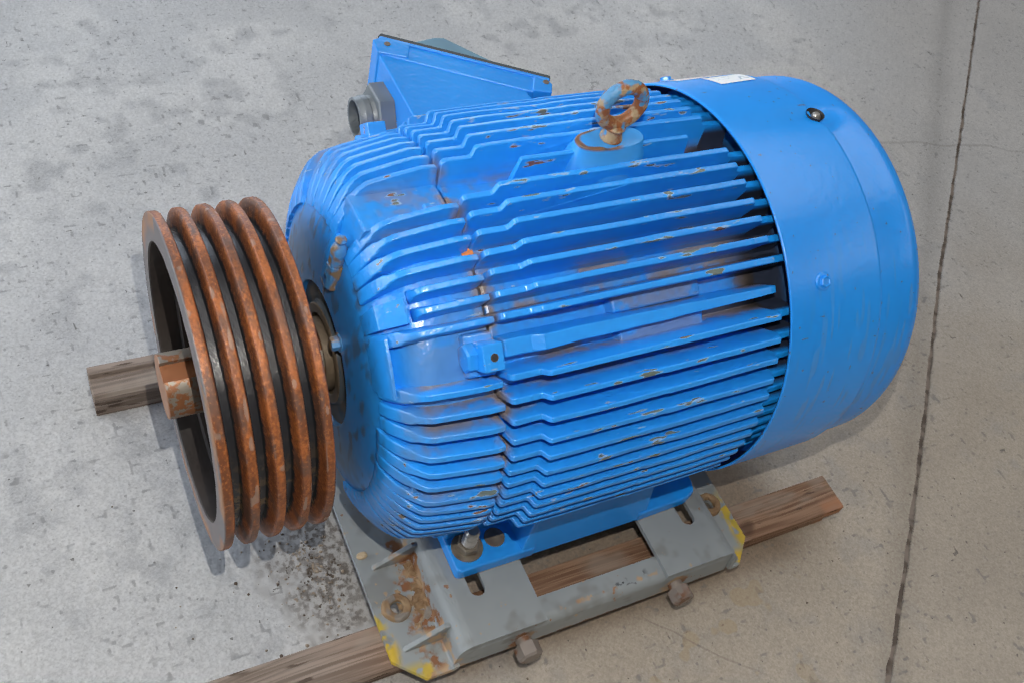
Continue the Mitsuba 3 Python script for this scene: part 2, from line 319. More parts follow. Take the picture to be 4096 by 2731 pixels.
bsdf("m_crust", lambda p, n, uv: mix(mix((0.13, 0.070, 0.034), (0.34, 0.235, 0.140), fbm(p.x * 90, p.y * 90, p.z * 90, 3)), (0.21, 0.21, 0.205), 0.7 * smoothstep(0.62, 0.74, noise(p.x * 75, p.y * 75, p.z * 75))), 0.85, 0.2)
bsdf("m_nipple", lambda p, n, uv: mix((0.05, 0.19, 0.42), (0.17, 0.115, 0.065), smoothstep(0.42, 0.58, fbm(p.x * 60, p.y * 60, p.z * 60, 3))), 0.42, 0.5, coat=0.3)
bsdf("m_stone", (0.42, 0.33, 0.22), 0.75, 0.3)
bsdf("m_scrap", (0.55, 0.19, 0.06), 0.8, 0.2)

# ------------------------------------------------------------------ helpers
used = {}


def key_for(name, parent=None):
    full = f"{parent}__{name}" if parent else name
    k = used.get(full, -1) + 1
    used[full] = k
    return full if k == 0 else f"{full}_{k:03d}"


def add(name, mesh, mat, parent=None, smooth=35, **extra):
    """One entry of the scene. mesh: (v, f) about the shaft axis."""
    key = key_for(name, parent)
    v, f = mesh
    v = np.array(v, float) + [0, 0, AXIS]
    scene[key] = mikit.ply((v, np.asarray(f, int)), mat, smooth=smooth)
    if extra:
        labels[key] = extra
    return key


def joinm(*ms):
    vs, fs, o = [], [], 0
    for v, f in ms:
        vs.append(np.asarray(v))
        fs.append(np.asarray(f) + o)
        o += len(v)
    return np.vstack(vs), np.vstack(fs)


def man(M):
    m = M.to_mesh()
    return np.array(m.vert_properties[:, :3], float), np.array(m.tri_verts, int)


def resample(poly, step):
    p = np.asarray(poly, float)
    out = []
    for a, b in zip(p, np.roll(p, -1, 0)):
        n = max(1, int(np.linalg.norm(b - a) / step))
        out += [a + (b - a) * k / n for k in range(n)]
    return np.array(out)


def rounded(poly, r, seg=5):
    g = sg.Polygon(poly).buffer(-r, quad_segs=seg).buffer(r, quad_segs=seg)
    return np.array(g.exterior.coords)[:-1][::1]


def slab(poly, t, c=0.0012, step=None):
    """A plate: outline poly in (u, v), thickness t along w, with its long edges rounded by c."""
    p = np.asarray(poly, float)
    if step:
        p = resample(p, step)
    x, y = p[:, 0], p[:, 1]
    if (x * np.roll(y, -1) - np.roll(x, -1) * y).sum() < 0:
        p = p[::-1]
    e = np.roll(p, -1, 0) - p
    e /= np.maximum(np.linalg.norm(e, axis=1, keepdims=True), 1e-9)
    nrm = np.c_[e[:, 1], -e[:, 0]]
    n0 = np.roll(nrm, 1, 0)
    off = (nrm + n0) / np.maximum(1 + (nrm * n0).sum(1, keepdims=True), 0.35)
    layers = []
    for a in (0, 35, 62, 90):
        s = math.radians(a)
        layers.append((c * (1 - math.sin(s)), -t / 2 + c * (1 - math.cos(s))))
    layers += [(i, -w) for i, w in layers[::-1]]
    n, V, F = len(p), [], []
    for i, w in layers:
        V.append(np.c_[p - off * i, np.full(n, w)])
    k = np.arange(n)
    k1 = (k + 1) % n
    for L in range(len(layers) - 1):
        a, b = L * n, (L + 1) * n
        F += [np.c_[a + k, a + k1, b + k1], np.c_[a + k, b + k1, b + k]]
    cap = np.asarray(mapbox_earcut.triangulate_float64(V[0][:, :2], np.array([n], np.uint32)), int).reshape(-1, 3)
    q = V[0][cap]
    area = np.cross(q[:, 1, :2] - q[:, 0, :2], q[:, 2, :2] - q[:, 0, :2])
    cap[area < 0] = cap[area < 0][:, ::-1]
    F += [cap[:, ::-1], cap + (len(layers) - 1) * n]
    return np.vstack(V), np.vstack(F)


def frame(mesh, o, u, v, w):
    V, F = mesh
    M = np.array([u, v, w], float)
    V = np.asarray(V) @ M + np.asarray(o, float)
    if np.linalg.det(M) < 0:
        F = np.asarray(F)[:, ::-1]
    return V, F


def radial(mesh, deg):
    """(x, r, w) -> a plate standing on the axis at the angle deg (0 = towards the camera side, 90 = up)"""
    t = math.radians(deg)
    return frame(mesh, (0, 0, 0), (1, 0, 0), (0, -math.cos(t), math.sin(t)), (0, math.sin(t), math.cos(t)))


def revolve(profile, n=160, a0=0, a1=360, closed=False):
    """profile: (x, r) about the shaft axis"""
    p = np.asarray(profile, float)
    full = a1 - a0 == 360
    th = np.radians(np.linspace(a0, a1, n + (not full), endpoint=not full))
    m = len(p)
    V = np.stack([np.broadcast_to(p[:, 0], (len(th), m)), -np.cos(th)[:, None] * p[:, 1], np.sin(th)[:, None] * p[:, 1]], -1).reshape(-1, 3)
    F = []
    rows = len(th) if full else len(th) - 1
    for i in range(rows):
        a, b = i * m, ((i + 1) % len(th)) * m
        j = np.arange(m if closed else m - 1)
        j1 = (j + 1) % m
        F += [np.c_[a + j, a + j1, b + j1], np.c_[a + j, b + j1, b + j]]
    F = np.vstack(F)
    if closed and not full:
        cap = np.asarray(mapbox_earcut.triangulate_float64(p, np.array([m], np.uint32)), int).reshape(-1, 3)
        F = np.vstack([F, cap, cap[:, ::-1] + (len(th) - 1) * m])
    tri = V[F]
    keep = np.linalg.norm(np.cross(tri[:, 1] - tri[:, 0], tri[:, 2] - tri[:, 0]), axis=1) > 1e-12
    return V, F[keep]


def arc(cx, cy, r, a0, a1, n=6):
    return [(cx + r * math.cos(math.radians(a)), cy + r * math.sin(math.radians(a))) for a in np.linspace(a0, a1, n)]


def turned(profile, o, axis, n=32, spin=0.0):
    """profile (h, r) revolved about the line through o along axis; n = 6 gives a hexagon"""
    w = np.asarray(axis, float)
    w /= np.linalg.norm(w)
    a = np.array([0, 0, 1.0]) if abs(w[2]) < 0.9 else np.array([1.0, 0, 0])
    u = np.cross(a, w)
    u /= np.linalg.norm(u)
    v = np.cross(w, u)
    V, F = revolve(profile, n)
    s, c = math.sin(spin), math.cos(spin)
    y, z = V[:, 1] * c - V[:, 2] * s, V[:, 1] * s + V[:, 2] * c
    return np.asarray(o) + V[:, :1] * w + y[:, None] * u + z[:, None] * v, F


def hexhead(o, axis, r, h, spin=0.0):
    return turned([(0, 0), (0, r), (h * 0.8, r), (h, r * 0.86), (h, 0)], o, axis, 6, spin)


def box(x0, x1, y0, y1, z0, z1, r=0.002):
    """A box with rounded edges."""
    s = m3.Manifold.sphere(r, 12)
    return man(m3.Manifold.batch_hull([s.translate((x, y, z)) for x in (x0 + r, x1 - r) for y in (y0 + r, y1 - r) for z in (z0 + r, z1 - r)]))


def wobble(mesh, amp, freq, seed=0):
    v, f = mesh
    v = np.array(v, float)
    for k in range(3):
        v[:, k] += amp * (meshkit.fbm(v * freq + 31.7 * k, 2, seed + k) - 0.5) * 2
    return v, f


# ------------------------------------------------------------------ the floor: two slabs and the joint between them
J = np.array([(-3.0, -3.6), (0.2471, -0.5884), (0.4641, -0.3897), (0.6418, -0.2206), (1.0038, 0.1331), (1.3091, 0.4159), (2.0599, 1.1193), (6.5, 5.3)])
tt = np.r_[0, np.cumsum(np.linalg.norm(np.diff(J, axis=0), axis=1))]
ts = np.arange(0, tt[-1], 0.006)
Jp = np.c_[np.interp(ts, tt, J[:, 0]), np.interp(ts, tt, J[:, 1])]


def joint_side(sign, seed):
    q = np.c_[Jp * 1.0, np.full(len(Jp), seed * 3.3)]
    w = 0.0055 + 0.0075 * (meshkit.fbm(q * 30, 4, seed) - 0.45) + 0.018 * np.maximum(0, meshkit.fbm(q * 14, 3, seed + 5) - 0.60)
    return Jp + np.array([0.69, -0.72]) * sign * np.maximum(w, 0.0015)[:, None] * 0.75


for sign, seed, far in ((-1, 1, [(-9, 5.3), (-9, -3.6)]), (1, 2, [(10, 5.3), (10, -3.6)])):
    e = joint_side(sign, seed)
    ring = np.vstack([e, [(e[-1][0], 9.0)], [(far[0][0], 9.0)], [(far[1][0], -7.0)], [(e[0][0], -7.0)]])
    tri = np.asarray(mapbox_earcut.triangulate_float64(ring, np.array([len(ring)], np.uint32)), int).reshape(-1, 3)
    top = np.c_[ring, np.full(len(ring), -0.38)]
    n = len(e)
    wall = np.vstack([np.c_[e, np.full(n, -0.38)], np.c_[e, np.full(n, -0.39)]])
    k = np.arange(n - 1)
    wf = np.vstack([np.c_[k, k + 1, n + k + 1], np.c_[k, n + k + 1, n + k]])
    q = top[tri]
    flip = np.cross(q[:, 1] - q[:, 0], q[:, 2] - q[:, 0])[:, 2] < 0
    tri[flip] = tri[flip][:, ::-1]
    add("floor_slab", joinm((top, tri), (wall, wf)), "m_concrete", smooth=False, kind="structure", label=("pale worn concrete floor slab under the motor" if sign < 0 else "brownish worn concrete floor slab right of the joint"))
add("floor_joint", (np.array([(-9, -7, -0.3840), (10, -7, -0.3840), (10, 9, -0.3840), (-9, 9, -0.3840)]), np.array([(0, 1, 2), (0, 2, 3)])), "m_joint", smooth=False, kind="structure", label="dirt packed in the joint between the concrete slabs")

# ------------------------------------------------------------------ the electric motor
MOTOR = "electric_motor"
labels[MOTOR] = {"label": "large blue finned electric motor with an eyebolt on top and a smooth round fan cover", "category": "motor"}

# body, with the cooling fins as its parts
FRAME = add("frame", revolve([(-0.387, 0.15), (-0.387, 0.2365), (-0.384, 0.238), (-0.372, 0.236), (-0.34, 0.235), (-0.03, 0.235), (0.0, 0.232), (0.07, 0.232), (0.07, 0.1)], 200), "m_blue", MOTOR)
FRAME_FIN = [(-0.3885, 0.230), (-0.3875, 0.242), (-0.3855, 0.262)] + arc(-0.3795, 0.2665, 0.0055, 170, 92, 5) + [(-0.351, 0.2722)] + arc(-0.3505, 0.2775, 0.0053, -85, -25, 4)[:3] + arc(-0.3385, 0.2805, 0.0055, 155, 95, 4) + [(-0.30, 0.2868), (-0.18, 0.2870), (-0.10, 0.2865), (-0.022, 0.2855)] + arc(-0.0205, 0.2825, 0.003, 90, 0, 4) + [(-0.0165, 0.277), (-0.0125, 0.2745), (0.012, 0.2735), (0.03, 0.2725), (0.03, 0.230)]


def cast_fin(profile, deg, t, seed, crest, mould=None):
    V, F = slab(profile, t, 0.0016, 0.007)
    V = np.array(V)
    r = V[:, 1]
    V[:, 2] *= 1 + 0.35 * np.clip((crest - r) / 0.05, 0, 1) + 0.9 * np.clip((0.2475 - r) / 0.012, 0, 1) ** 2            # draft: thicker at the root
    if mould is not None:                                              # the step where the two halves of the mould met
        V[:, 2] *= np.where(V[:, 0] > mould, 1.12, 1.0)
        V[:, 1] += np.where((V[:, 0] > mould) & (r > 0.26), 0.0008, 0)
    q = np.c_[V[:, :2] * 28, np.full(len(V), seed * 7.7)]
    V[:, 1] += 0.0011 * (meshkit.fbm(q, 3, 3) - 0.5) * 2 * np.clip((r - 0.23) / 0.04, 0, 1)
    V[:, 0] += 0.0010 * (meshkit.fbm(q * 0.7 + 9, 2, 5) - 0.5) * 2
    V[:, 2] += 0.0009 * (meshkit.fbm(np.c_[V[:, 0] * 9, np.full(len(V), seed * 3.1), np.zeros(len(V))], 2, 8) - 0.5) * 2
    return radial((V, F), deg)


NEAR = [84.5, 79.5, 74.4, 69.0, 64.2, 58.8, 53.5, 38.8, 32.8, 27.1, 21.4, 16.4, 11.4, 6.8, 2.2, -2.5, -7.3, -12.4, -17.8]
FAR = [98.2, 103.0, 107.9, 112.6, 117.4, 122.4, 127.4, 141.5, 147.5, 208.0, 213.0]
LOW = [235.0, 242.0, 250.0, 258.0, 266.0, 274.0, 282.0, 290.0, 298.0]
for i, a in enumerate(NEAR + FAR):
    ext = 0.007 * math.exp(-((a - 40) / 22.0) ** 2)
    add("cooling_fin", cast_fin([(x + ext * (x > -0.03 and x < 0.0), r) for x, r in FRAME_FIN], a, 0.0073, i + 1, 0.285, mould=-0.187 + 0.006 * math.sin(i * 2.1)), "m_blue", FRAME)
LOWFIN = [(x, min(r, 0.262)) for x, r in FRAME_FIN]
for i, a in enumerate(LOW):
    add("cooling_fin", cast_fin(LOWFIN, a, 0.0057, 60 + i, 0.262), "m_blue", FRAME)
# the wide bar at 45 degrees with the raised panels beside it
for a in (45.6, 134.0):
    bar = rounded([(-0.386, 0.225), (-0.3835, 0.2615), (-0.349, 0.2610), (-0.336, 0.2685), (-0.03, 0.2740), (-0.006, 0.273), (-0.005, 0.225)], 0.003)
    V, F = slab(bar, 0.0185, 0.0018, 0.008)
    V[:, 2] *= (1 + 0.45 * np.clip((0.268 - V[:, 1]) / 0.04, 0, 1)) * np.interp(V[:, 0], [-0.35, -0.20, -0.02], [1.0, 0.85, 0.52])
    q = np.c_[V[:, :2] * 20, np.full(len(V), a)]
    V[:, 1] += 0.0016 * (meshkit.fbm(q, 3, 4) - 0.5) * 2
    V[:, 2] += 0.0012 * (meshkit.fbm(q * 1.2 + 3, 2, 6) - 0.5) * 2
    add("wide_rib", radial((V, F), a), "m_blue", FRAME)
for a, r, x0, x1 in ((50.4, 0.2500, -0.236, -0.098), (41.2, 0.2500, -0.230, -0.098), (129.6, 0.2500, -0.236, -0.098)):
    add("raised_panel", radial(slab(rounded([(x0, 0.225), (x0 + 0.004, r), (x1 - 0.008, r), (x1, 0.225)], 0.004), 0.022, 0.004), a), "m_blue", FRAME)
# the short rib that runs into the eyebolt's boss
rib = rounded([(-0.318, 0.232), (-0.304, 0.2932), (-0.066, 0.2915), (-0.060, 0.232)], 0.003)
V, F = slab(rib, 0.0062, 0.0016, 0.01)
V[:, 2] *= 1 + 0.5 * np.clip((0.29 - V[:, 1]) / 0.05, 0, 1)
add("short_rib", radial((V, F), 90), "m_blue", FRAME)
# boss under the eyebolt
S = []
for z, ax, ay in ((0.228, 0.058, 0.036), (0.270, 0.054, 0.0325), (0.2845, 0.0515, 0.0275), (0.293, 0.0487, 0.0225), (0.3035, 0.0462, 0.0185), (0.3046, 0.0446, 0.0168)):
    S.append([(-0.1855 + ax * math.copysign(abs(math.cos(t)) ** 0.8, math.cos(t)), 0.0015 + ay * math.copysign(abs(math.sin(t)) ** 0.8, math.sin(t)), z) for t in np.linspace(0, 2 * math.pi, 64, endpoint=False)])
V = np.array(S).reshape(-1, 3)
k = np.arange(64)
F = []
for L in range(5):
    a, b = L * 64, L * 64 + 64
    F += [np.c_[a + k, a + (k + 1) % 64, b + (k + 1) % 64], np.c_[a + k, b + (k + 1) % 64, b + k]]
V = np.vstack([V, [(-0.1855, 0.0015, 0.3046)]])
F.append(np.c_[5 * 64 + k, 5 * 64 + (k + 1) % 64, np.full(64, len(V) - 1)])
add("eyebolt_boss", (V, np.vstack(F)), "m_pad", MOTOR, label="oval blue boss with chipped rusty rim under the eyebolt")
# the eyebolt
EYE = "electric_motor__eyebolt"
labels[EYE] = {"label": "rusty lifting eyebolt with worn blue paint"}
u, v = np.meshgrid(np.linspace(0, 2 * np.pi, 72, endpoint=False), np.linspace(0, 2 * np.pi, 28, endpoint=False), indexing="ij")
R0, r1 = 0.0258, 0.0088
V = np.stack([(R0 + r1 * np.cos(v)) * np.cos(u), 0.96 * r1 * np.sin(v), (R0 + r1 * np.cos(v)) * np.sin(u)], -1).reshape(-1, 3)
i, j = np.meshgrid(np.arange(72), np.arange(28), indexing="ij")
i1, j1 = (i + 1) % 72, (j + 1) % 28
F = np.vstack([np.c_[(i * 28 + j).ravel(), (i1 * 28 + j).ravel(), (i1 * 28 + j1).ravel()], np.c_[(i * 28 + j).ravel(), (i1 * 28 + j1).ravel(), (i * 28 + j1).ravel()]])
add("ring", wobble((V + [-0.1852, 0.001, 0.3525], F), 0.0007, 90), "m_eye", EYE, smooth=True)
add("shank", wobble(turned([(-0.002, 0), (-0.002, 0.0128), (0.0015, 0.0142), (0.004, 0.0138), (0.008, 0.0118), (0.014, 0.0112), (0.018, 0.0135), (0.022, 0.010), (0.024, 0)], (-0.1852, 0.001, 0.3046), (0, 0, 1), 32), 0.0005, 120, 4), "m_eye", EYE)

# drive end shield
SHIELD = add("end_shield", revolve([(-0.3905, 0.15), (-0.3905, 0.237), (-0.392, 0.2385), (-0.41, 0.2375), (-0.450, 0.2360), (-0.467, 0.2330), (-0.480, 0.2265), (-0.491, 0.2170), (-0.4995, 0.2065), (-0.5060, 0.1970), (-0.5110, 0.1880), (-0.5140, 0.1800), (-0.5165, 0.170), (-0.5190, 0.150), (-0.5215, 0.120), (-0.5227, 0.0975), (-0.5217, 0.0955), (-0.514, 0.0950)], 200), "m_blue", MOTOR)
BELL_FIN = [(-0.3895, 0.230), (-0.3898, 0.2635), (-0.3915, 0.2655), (-0.4085, 0.2660), (-0.445, 0.2602), (-0.4735, 0.2548), (-0.4825, 0.2495), (-0.4895, 0.2420), (-0.4980, 0.2300), (-0.5050, 0.2170), (-0.5105, 0.2055), (-0.5140, 0.192), (-0.508, 0.190), (-0.490, 0.212), (-0.465, 0.225)]
BELL_SIDE = [(-0.3895, 0.23), (-0.3898, 0.266), (-0.3915, 0.2685), (-0.4016, 0.2693), (-0.440, 0.2635), (-0.4700, 0.2585), (-0.4802, 0.2550), (-0.4880, 0.2475), (-0.4940, 0.2405), (-0.5020, 0.2290), (-0.5076, 0.2190), (-0.5125, 0.2080), (-0.5165, 0.1950), (-0.5165, 0.184), (-0.500, 0.186), (-0.485, 0.210), (-0.465, 0.225)]
BELL_SHORT = [(-0.3895, 0.228), (-0.3898, 0.2635), (-0.3915, 0.2655), (-0.4085, 0.2660), (-0.445, 0.2605), (-0.463, 0.2572), (-0.4675, 0.2535), (-0.470, 0.245), (-0.473, 0.228)]
sh = lambda prof, d: [(x, r + d if r > 0.24 else r) for x, r in prof]
BELLS = [(a, BELL_FIN) for a in (98.2, 103.0, 107.9, 112.6, 117.4, 122.4, 127.4, 141.5, 147.5, 153, 159, 165, 171, 177, 183, 189)] + [(83.6, BELL_FIN), (79.0, BELL_FIN), (74.2, BELL_FIN), (69.0, BELL_FIN)]
BELLS += [(63.6, BELL_SHORT), (58.6, BELL_SHORT), (53.2, BELL_FIN), (37.2, sh(BELL_FIN, -0.002)), (31.2, BELL_FIN), (25.6, BELL_FIN), (20.0, BELL_SIDE), (14.7, BELL_SIDE), (9.6, BELL_SIDE), (3.4, BELL_SIDE), (-1.3, BELL_SIDE), (-6.0, BELL_SIDE), (-10.8, BELL_SIDE), (-15.8, BELL_SIDE), (-21.0, BELL_SIDE), (-26.3, BELL_SIDE), (-31.6, BELL_SIDE), (-37.0, BELL_SIDE), (-42.4, BELL_SIDE), (-47.8, BELL_SIDE), (-53.0, BELL_SIDE)]
for i, (a, prof) in enumerate(BELLS):
    add("cooling_fin", cast_fin(prof, a, 0.0074 if a > 30 else 0.0078, 100 + i, 0.264), "m_blue", SHIELD)
# lugs at 45 degrees that take the shield's bolts, the recess before the near one, and the pad above it
for a in (45.0, 135.0, 225.0, 315.0):
    lug = slab(rounded([(-0.4185, 0.222), (-0.4180, 0.2800), (-0.3930, 0.2795), (-0.3915, 0.222)], 0.0016), 0.031, 0.0016)
    mount = slab(rounded([(-0.430, 0.222), (-0.424, 0.244), (-0.392, 0.252), (-0.392, 0.222)], 0.002), 0.050, 0.004)
    add("bolt_lug", radial(joinm(lug, mount), a), "m_blue", SHIELD)
    t = math.radians(a)
    er = np.array([0, -math.cos(t), math.sin(t)])
    add("flange_bolt", hexhead(er * 0.2500 + [-0.4175, 0, 0], (-1, 0, 0), 0.0172, 0.0125, t + 0.3), "m_blue", SHIELD)
t = math.radians(45.0)
er = np.array([0, -math.cos(t), math.sin(t)])
hole = er * 0.2798 + [-0.405, 0, 0]
add("tapped_hole", joinm(turned([(-0.010, 0), (-0.010, 0.0043), (0.0005, 0.0043), (0.0005, 0.0047), (0.0006, 0.0047)], hole, er, 24)), "m_dullbolt", SHIELD)
add("hole_shade_disc", turned([(0.0003, 0.0), (0.0003, 0.0043)], hole, er, 24), "m_dark", SHIELD)  # flat dark disc over the mouth, painted as the shade in the hole
lip = [(-0.5150, 0.180), (-0.5125, 0.204), (-0.5095, 0.2175), (-0.5065, 0.2255), (-0.5035, 0.2265), (-0.5015, 0.220), (-0.499, 0.200)]
add("recess_rim", revolve(lip, 24, 36.6, 53.8, closed=True), "m_blue", SHIELD)
pad = [(-0.5145, 0.180), (-0.5125, 0.209), (-0.5105, 0.2225), (-0.5085, 0.2255), (-0.482, 0.2440), (-0.4795, 0.2435), (-0.476, 0.225), (-0.47, 0.20)]
add("cast_pad", revolve(pad, 16, 56.6, 63.4, closed=True), "m_blue", SHIELD)
top = [(-0.512, 0.175), (-0.505, 0.205), (-0.4995, 0.2365), (-0.4975, 0.2405), (-0.494, 0.2415), (-0.394, 0.2430), (-0.392, 0.2415), (-0.392, 0.20), (-0.45, 0.18)]
add("top_panel", revolve(top, 24, 83.9, 97.9, closed=True), "m_blue", SHIELD)
add("cast_stop", radial(slab(rounded([(-0.424, 0.236), (-0.420, 0.2475), (-0.404, 0.2480), (-0.402, 0.236)], 0.002), 0.008, 0.002), 88.2), "m_blue", SHIELD)
gus = slab(rounded([(-0.4925, 0.20), (-0.4905, 0.2390), (-0.4855, 0.2400), (-0.482, 0.20)], 0.001), 0.030, 0.001)
add("web", radial(gus, 6.3), "m_blue", SHIELD)
# the bearing cap in the middle of the shield, with the seal and the shaft
add("bearing_cap", revolve([(-0.5150, 0.0955), (-0.5150, 0.0700), (-0.5165, 0.0680), (-0.5205, 0.0665)], 120), "m_cap", SHIELD, label="dark greasy bearing cap round the shaft")
add("seal", revolve([(-0.5150, 0.0665), (-0.5210, 0.0665), (-0.5225, 0.0650), (-0.5225, 0.0550), (-0.5210, 0.0535), (-0.515, 0.0535), (-0.515, 0.0480), (-0.531, 0.0480), (-0.531, 0.0425)], 120), "m_seal", SHIELD)
for a in (58.5, 178.5, 298.5):
    t = math.radians(a)
    o = np.array([-0.5205, -0.0975 * math.cos(t), 0.0975 * math.sin(t)])
    add("cap_bolt", joinm(turned([(-0.002, 0), (-0.002, 0.0125), (0.002, 0.0125), (0.003, 0.0115), (0.003, 0)], o, (-1, 0, 0), 32), hexhead(o - [0.003, 0, 0], (-1, 0, 0), 0.0088, 0.0095, 0.35)), "m_nipple", SHIELD)
# grease nipple standing in the channel at the top of the face
o = np.array([-0.5215, -0.008, 0.138])
up = np.array([0.06, -0.02, 1.0])
nip = joinm(turned([(0, 0.0085), (0.022, 0.0085)], o, up, 20), turned([(0.020, 0), (0.020, 0.0115), (0.039, 0.0115), (0.039, 0)], o, up, 6, 0.3), turned([(0.039, 0.0090), (0.040, 0.0100), (0.056, 0.0095), (0.058, 0.0070)], o, up, 6, 0.1),
            turned([(0.056, 0.0095), (0.062, 0.0098), (0.068, 0.0078), (0.072, 0.0050), (0.0735, 0.0052), (0.0775, 0.0070), (0.080, 0.0055), (0.081, 0)], o, up, 20))
add("grease_nipple", nip, "m_nipple", SHIELD, label="greasy hex grease fitting standing in the shield's channel")
for s, sgn in ((0.012, 1), (-0.021, -1)):
    q = [(-0.5125, 0.115), (-0.5245, 0.118), (-0.5255, 0.128), (-0.5215, 0.162), (-0.512, 0.196), (-0.507, 0.198), (-0.507, 0.115)]
    V, F = slab(rounded(q, 0.0015), 0.012, 0.003)
    add("channel_rib", radial((V + [0, 0, 0], F), 90 + math.degrees(s / 0.16) * -1 if sgn < 0 else 90 - math.degrees(s / 0.16) * -1), "m_blue", SHIELD)

# shaft, with the keyway cut out
sh_ = m3.Manifold.revolve(m3.CrossSection([[(0, -0.7209), (0.0392, -0.7209), (0.0405, -0.7196), (0.0405, -0.50), (0, -0.50)]]), 96).rotate((0, 90, 0))
v, f = man(sh_)
if v[:, 0].mean() > 0:
    sh_ = sh_.mirror((1, 0, 0))
t = math.radians(78.0)
cut = m3.Manifold.cube((0.30, 0.026, 0.03), True).translate((-0.62, 0, 0.0305 + 0.015)).rotate((90 - 78.0, 0, 0))
add("shaft", man(sh_ - cut), "m_shaft", MOTOR, smooth=25, label="short rusty shaft end with an open keyway")
kv = np.array([(-0.7205, -0.0129, 0.0308), (-0.52, -0.0129, 0.0308), (-0.52, 0.0129, 0.0308), (-0.7205, 0.0129, 0.0308)])
c_, s_ = math.cos(math.radians(12)), math.sin(math.radians(12))
kv = np.c_[kv[:, 0], kv[:, 1] * c_ - kv[:, 2] * s_, kv[:, 1] * s_ + kv[:, 2] * c_]
add("keyway_floor", (kv, np.array([(0, 1, 2), (0, 2, 3)])), "m_key", MOTOR + "__shaft", smooth=False)

# fan cover
prof = [(0.0, 0.2868), (0.0, 0.2893), (0.0012, 0.2905), (0.003, 0.2905), (0.08, 0.2903), (0.150, 0.2898), (0.1542, 0.2890), (0.1564, 0.2868), (0.1580, 0.2805), (0.1605, 0.2772), (0.1650, 0.2768), (0.195, 0.2798), (0.217, 0.2822), (0.2270, 0.2815), (0.2345, 0.2785), (0.2395, 0.2725), (0.2415, 0.264), (0.2415, 0.12), (0.238, 0.12), (0.238, 0.262), (0.230, 0.276), (0.17, 0.2755), (0.155, 0.2805), (0.145, 0.2862), (0.003, 0.2868)]
V, F = revolve(prof, 360, closed=True)
t = np.degrees(np.arctan2(V[:, 2], -V[:, 1]))
for a in (92.0, -28.0, 212.0 - 360):                                   # dimples pressed in beside the rear screws
    d2 = ((V[:, 0] - 0.160) / 0.016) ** 2 + ((t - a) / 4.2) ** 2
    V[:, 1:] *= (1 - 0.040 * np.exp(-d2 * 1.4) * (V[:, 0] > 0.12))[:, None]
q = V * 9
V[:, 1:] *= (1 + 0.0016 * (meshkit.fbm(q, 2, 3) - 0.5) * 2)[:, None]
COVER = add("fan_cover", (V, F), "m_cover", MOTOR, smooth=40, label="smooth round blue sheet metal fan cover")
for a in (45.5, 134.5, 225.0, 315.0):
    t = math.radians(a)
    er = np.array([0, -math.cos(t), math.sin(t)])
    o = er * 0.2900 + [0.0535, 0, 0]
    w = turned([(-0.002, 0), (-0.002, 0.0122), (0.0012, 0.0122), (0.0024, 0.0105), (0.0024, 0)], o, er, 32)
    add("cover_screw", joinm(w, turned([(0.0024, 0), (0.0024, 0.0078), (0.0065, 0.0078), (0.0074, 0.0066), (0.0060, 0.0045), (0.0060, 0)], o, er, 6, 0.4)), "m_cover", COVER)
a = math.radians(92.2)
er = np.array([0, -math.cos(a), math.sin(a)])
o = er * 0.2792 + [0.1535, 0, 0]
add("screw_hole", turned([(0.0012, 0.0), (0.0030, 0.0105), (0.0095, 0.0130)], o, er, 32), "m_dark", COVER)
add("recessed_screw", turned([(0.000, 0), (0.001, 0.0072), (0.0065, 0.0066), (0.0095, 0.0040), (0.0098, 0)], o + er * 0.001 + [0.0015, -0.001, 0], er, 18), "m_zinc", COVER)


def sticker(name, corners, parent, **kw):
    """corners: (x, degrees) of the four corners, starting at print's upper left"""
    c = np.array(corners, float)
    n = 12
    s, t_ = np.meshgrid(np.linspace(0, 1, n), np.linspace(0, 1, n), indexing="ij")
    p = (1 - s)[..., None] * ((1 - t_)[..., None] * c[0] + t_[..., None] * c[3]) + s[..., None] * ((1 - t_)[..., None] * c[1] + t_[..., None] * c[2])
    x, a = p[..., 0].ravel(), np.radians(p[..., 1].ravel())
    V = np.c_[x, -0.2909 * np.cos(a), 0.2909 * np.sin(a)] + [0, 0, AXIS]
    k = (np.arange(n - 1)[:, None] * n + np.arange(n - 1)).ravel()
    F = np.vstack([np.c_[k, k + n, k + n + 1], np.c_[k, k + n + 1, k + 1]])
    key = key_for(name, parent)
    scene[key] = mikit.ply((V, F), "m_label", smooth=True, uv=np.c_[s.ravel(), t_.ravel()])
    labels[key] = kw


sticker("label", [(0.0735, 123.2), (0.1480, 124.6), (0.1375, 114.6), (0.0720, 113.6)], COVER, label="white printed sticker nearest the top of the fan cover")
sticker("label", [(0.028, 134.0), (0.118, 134.0), (0.124, 126.0), (0.036, 124.0)], COVER, label="white sticker on the far curve of the fan cover")

# terminal box on the far side, split aslant
def prism(poly, z0, z1, r=0.004, c=0.003, step=None):
    V, F = slab(rounded(poly, r) if r else poly, z1 - z0, c, step)
    return V + [0, 0, (z0 + z1) / 2], F


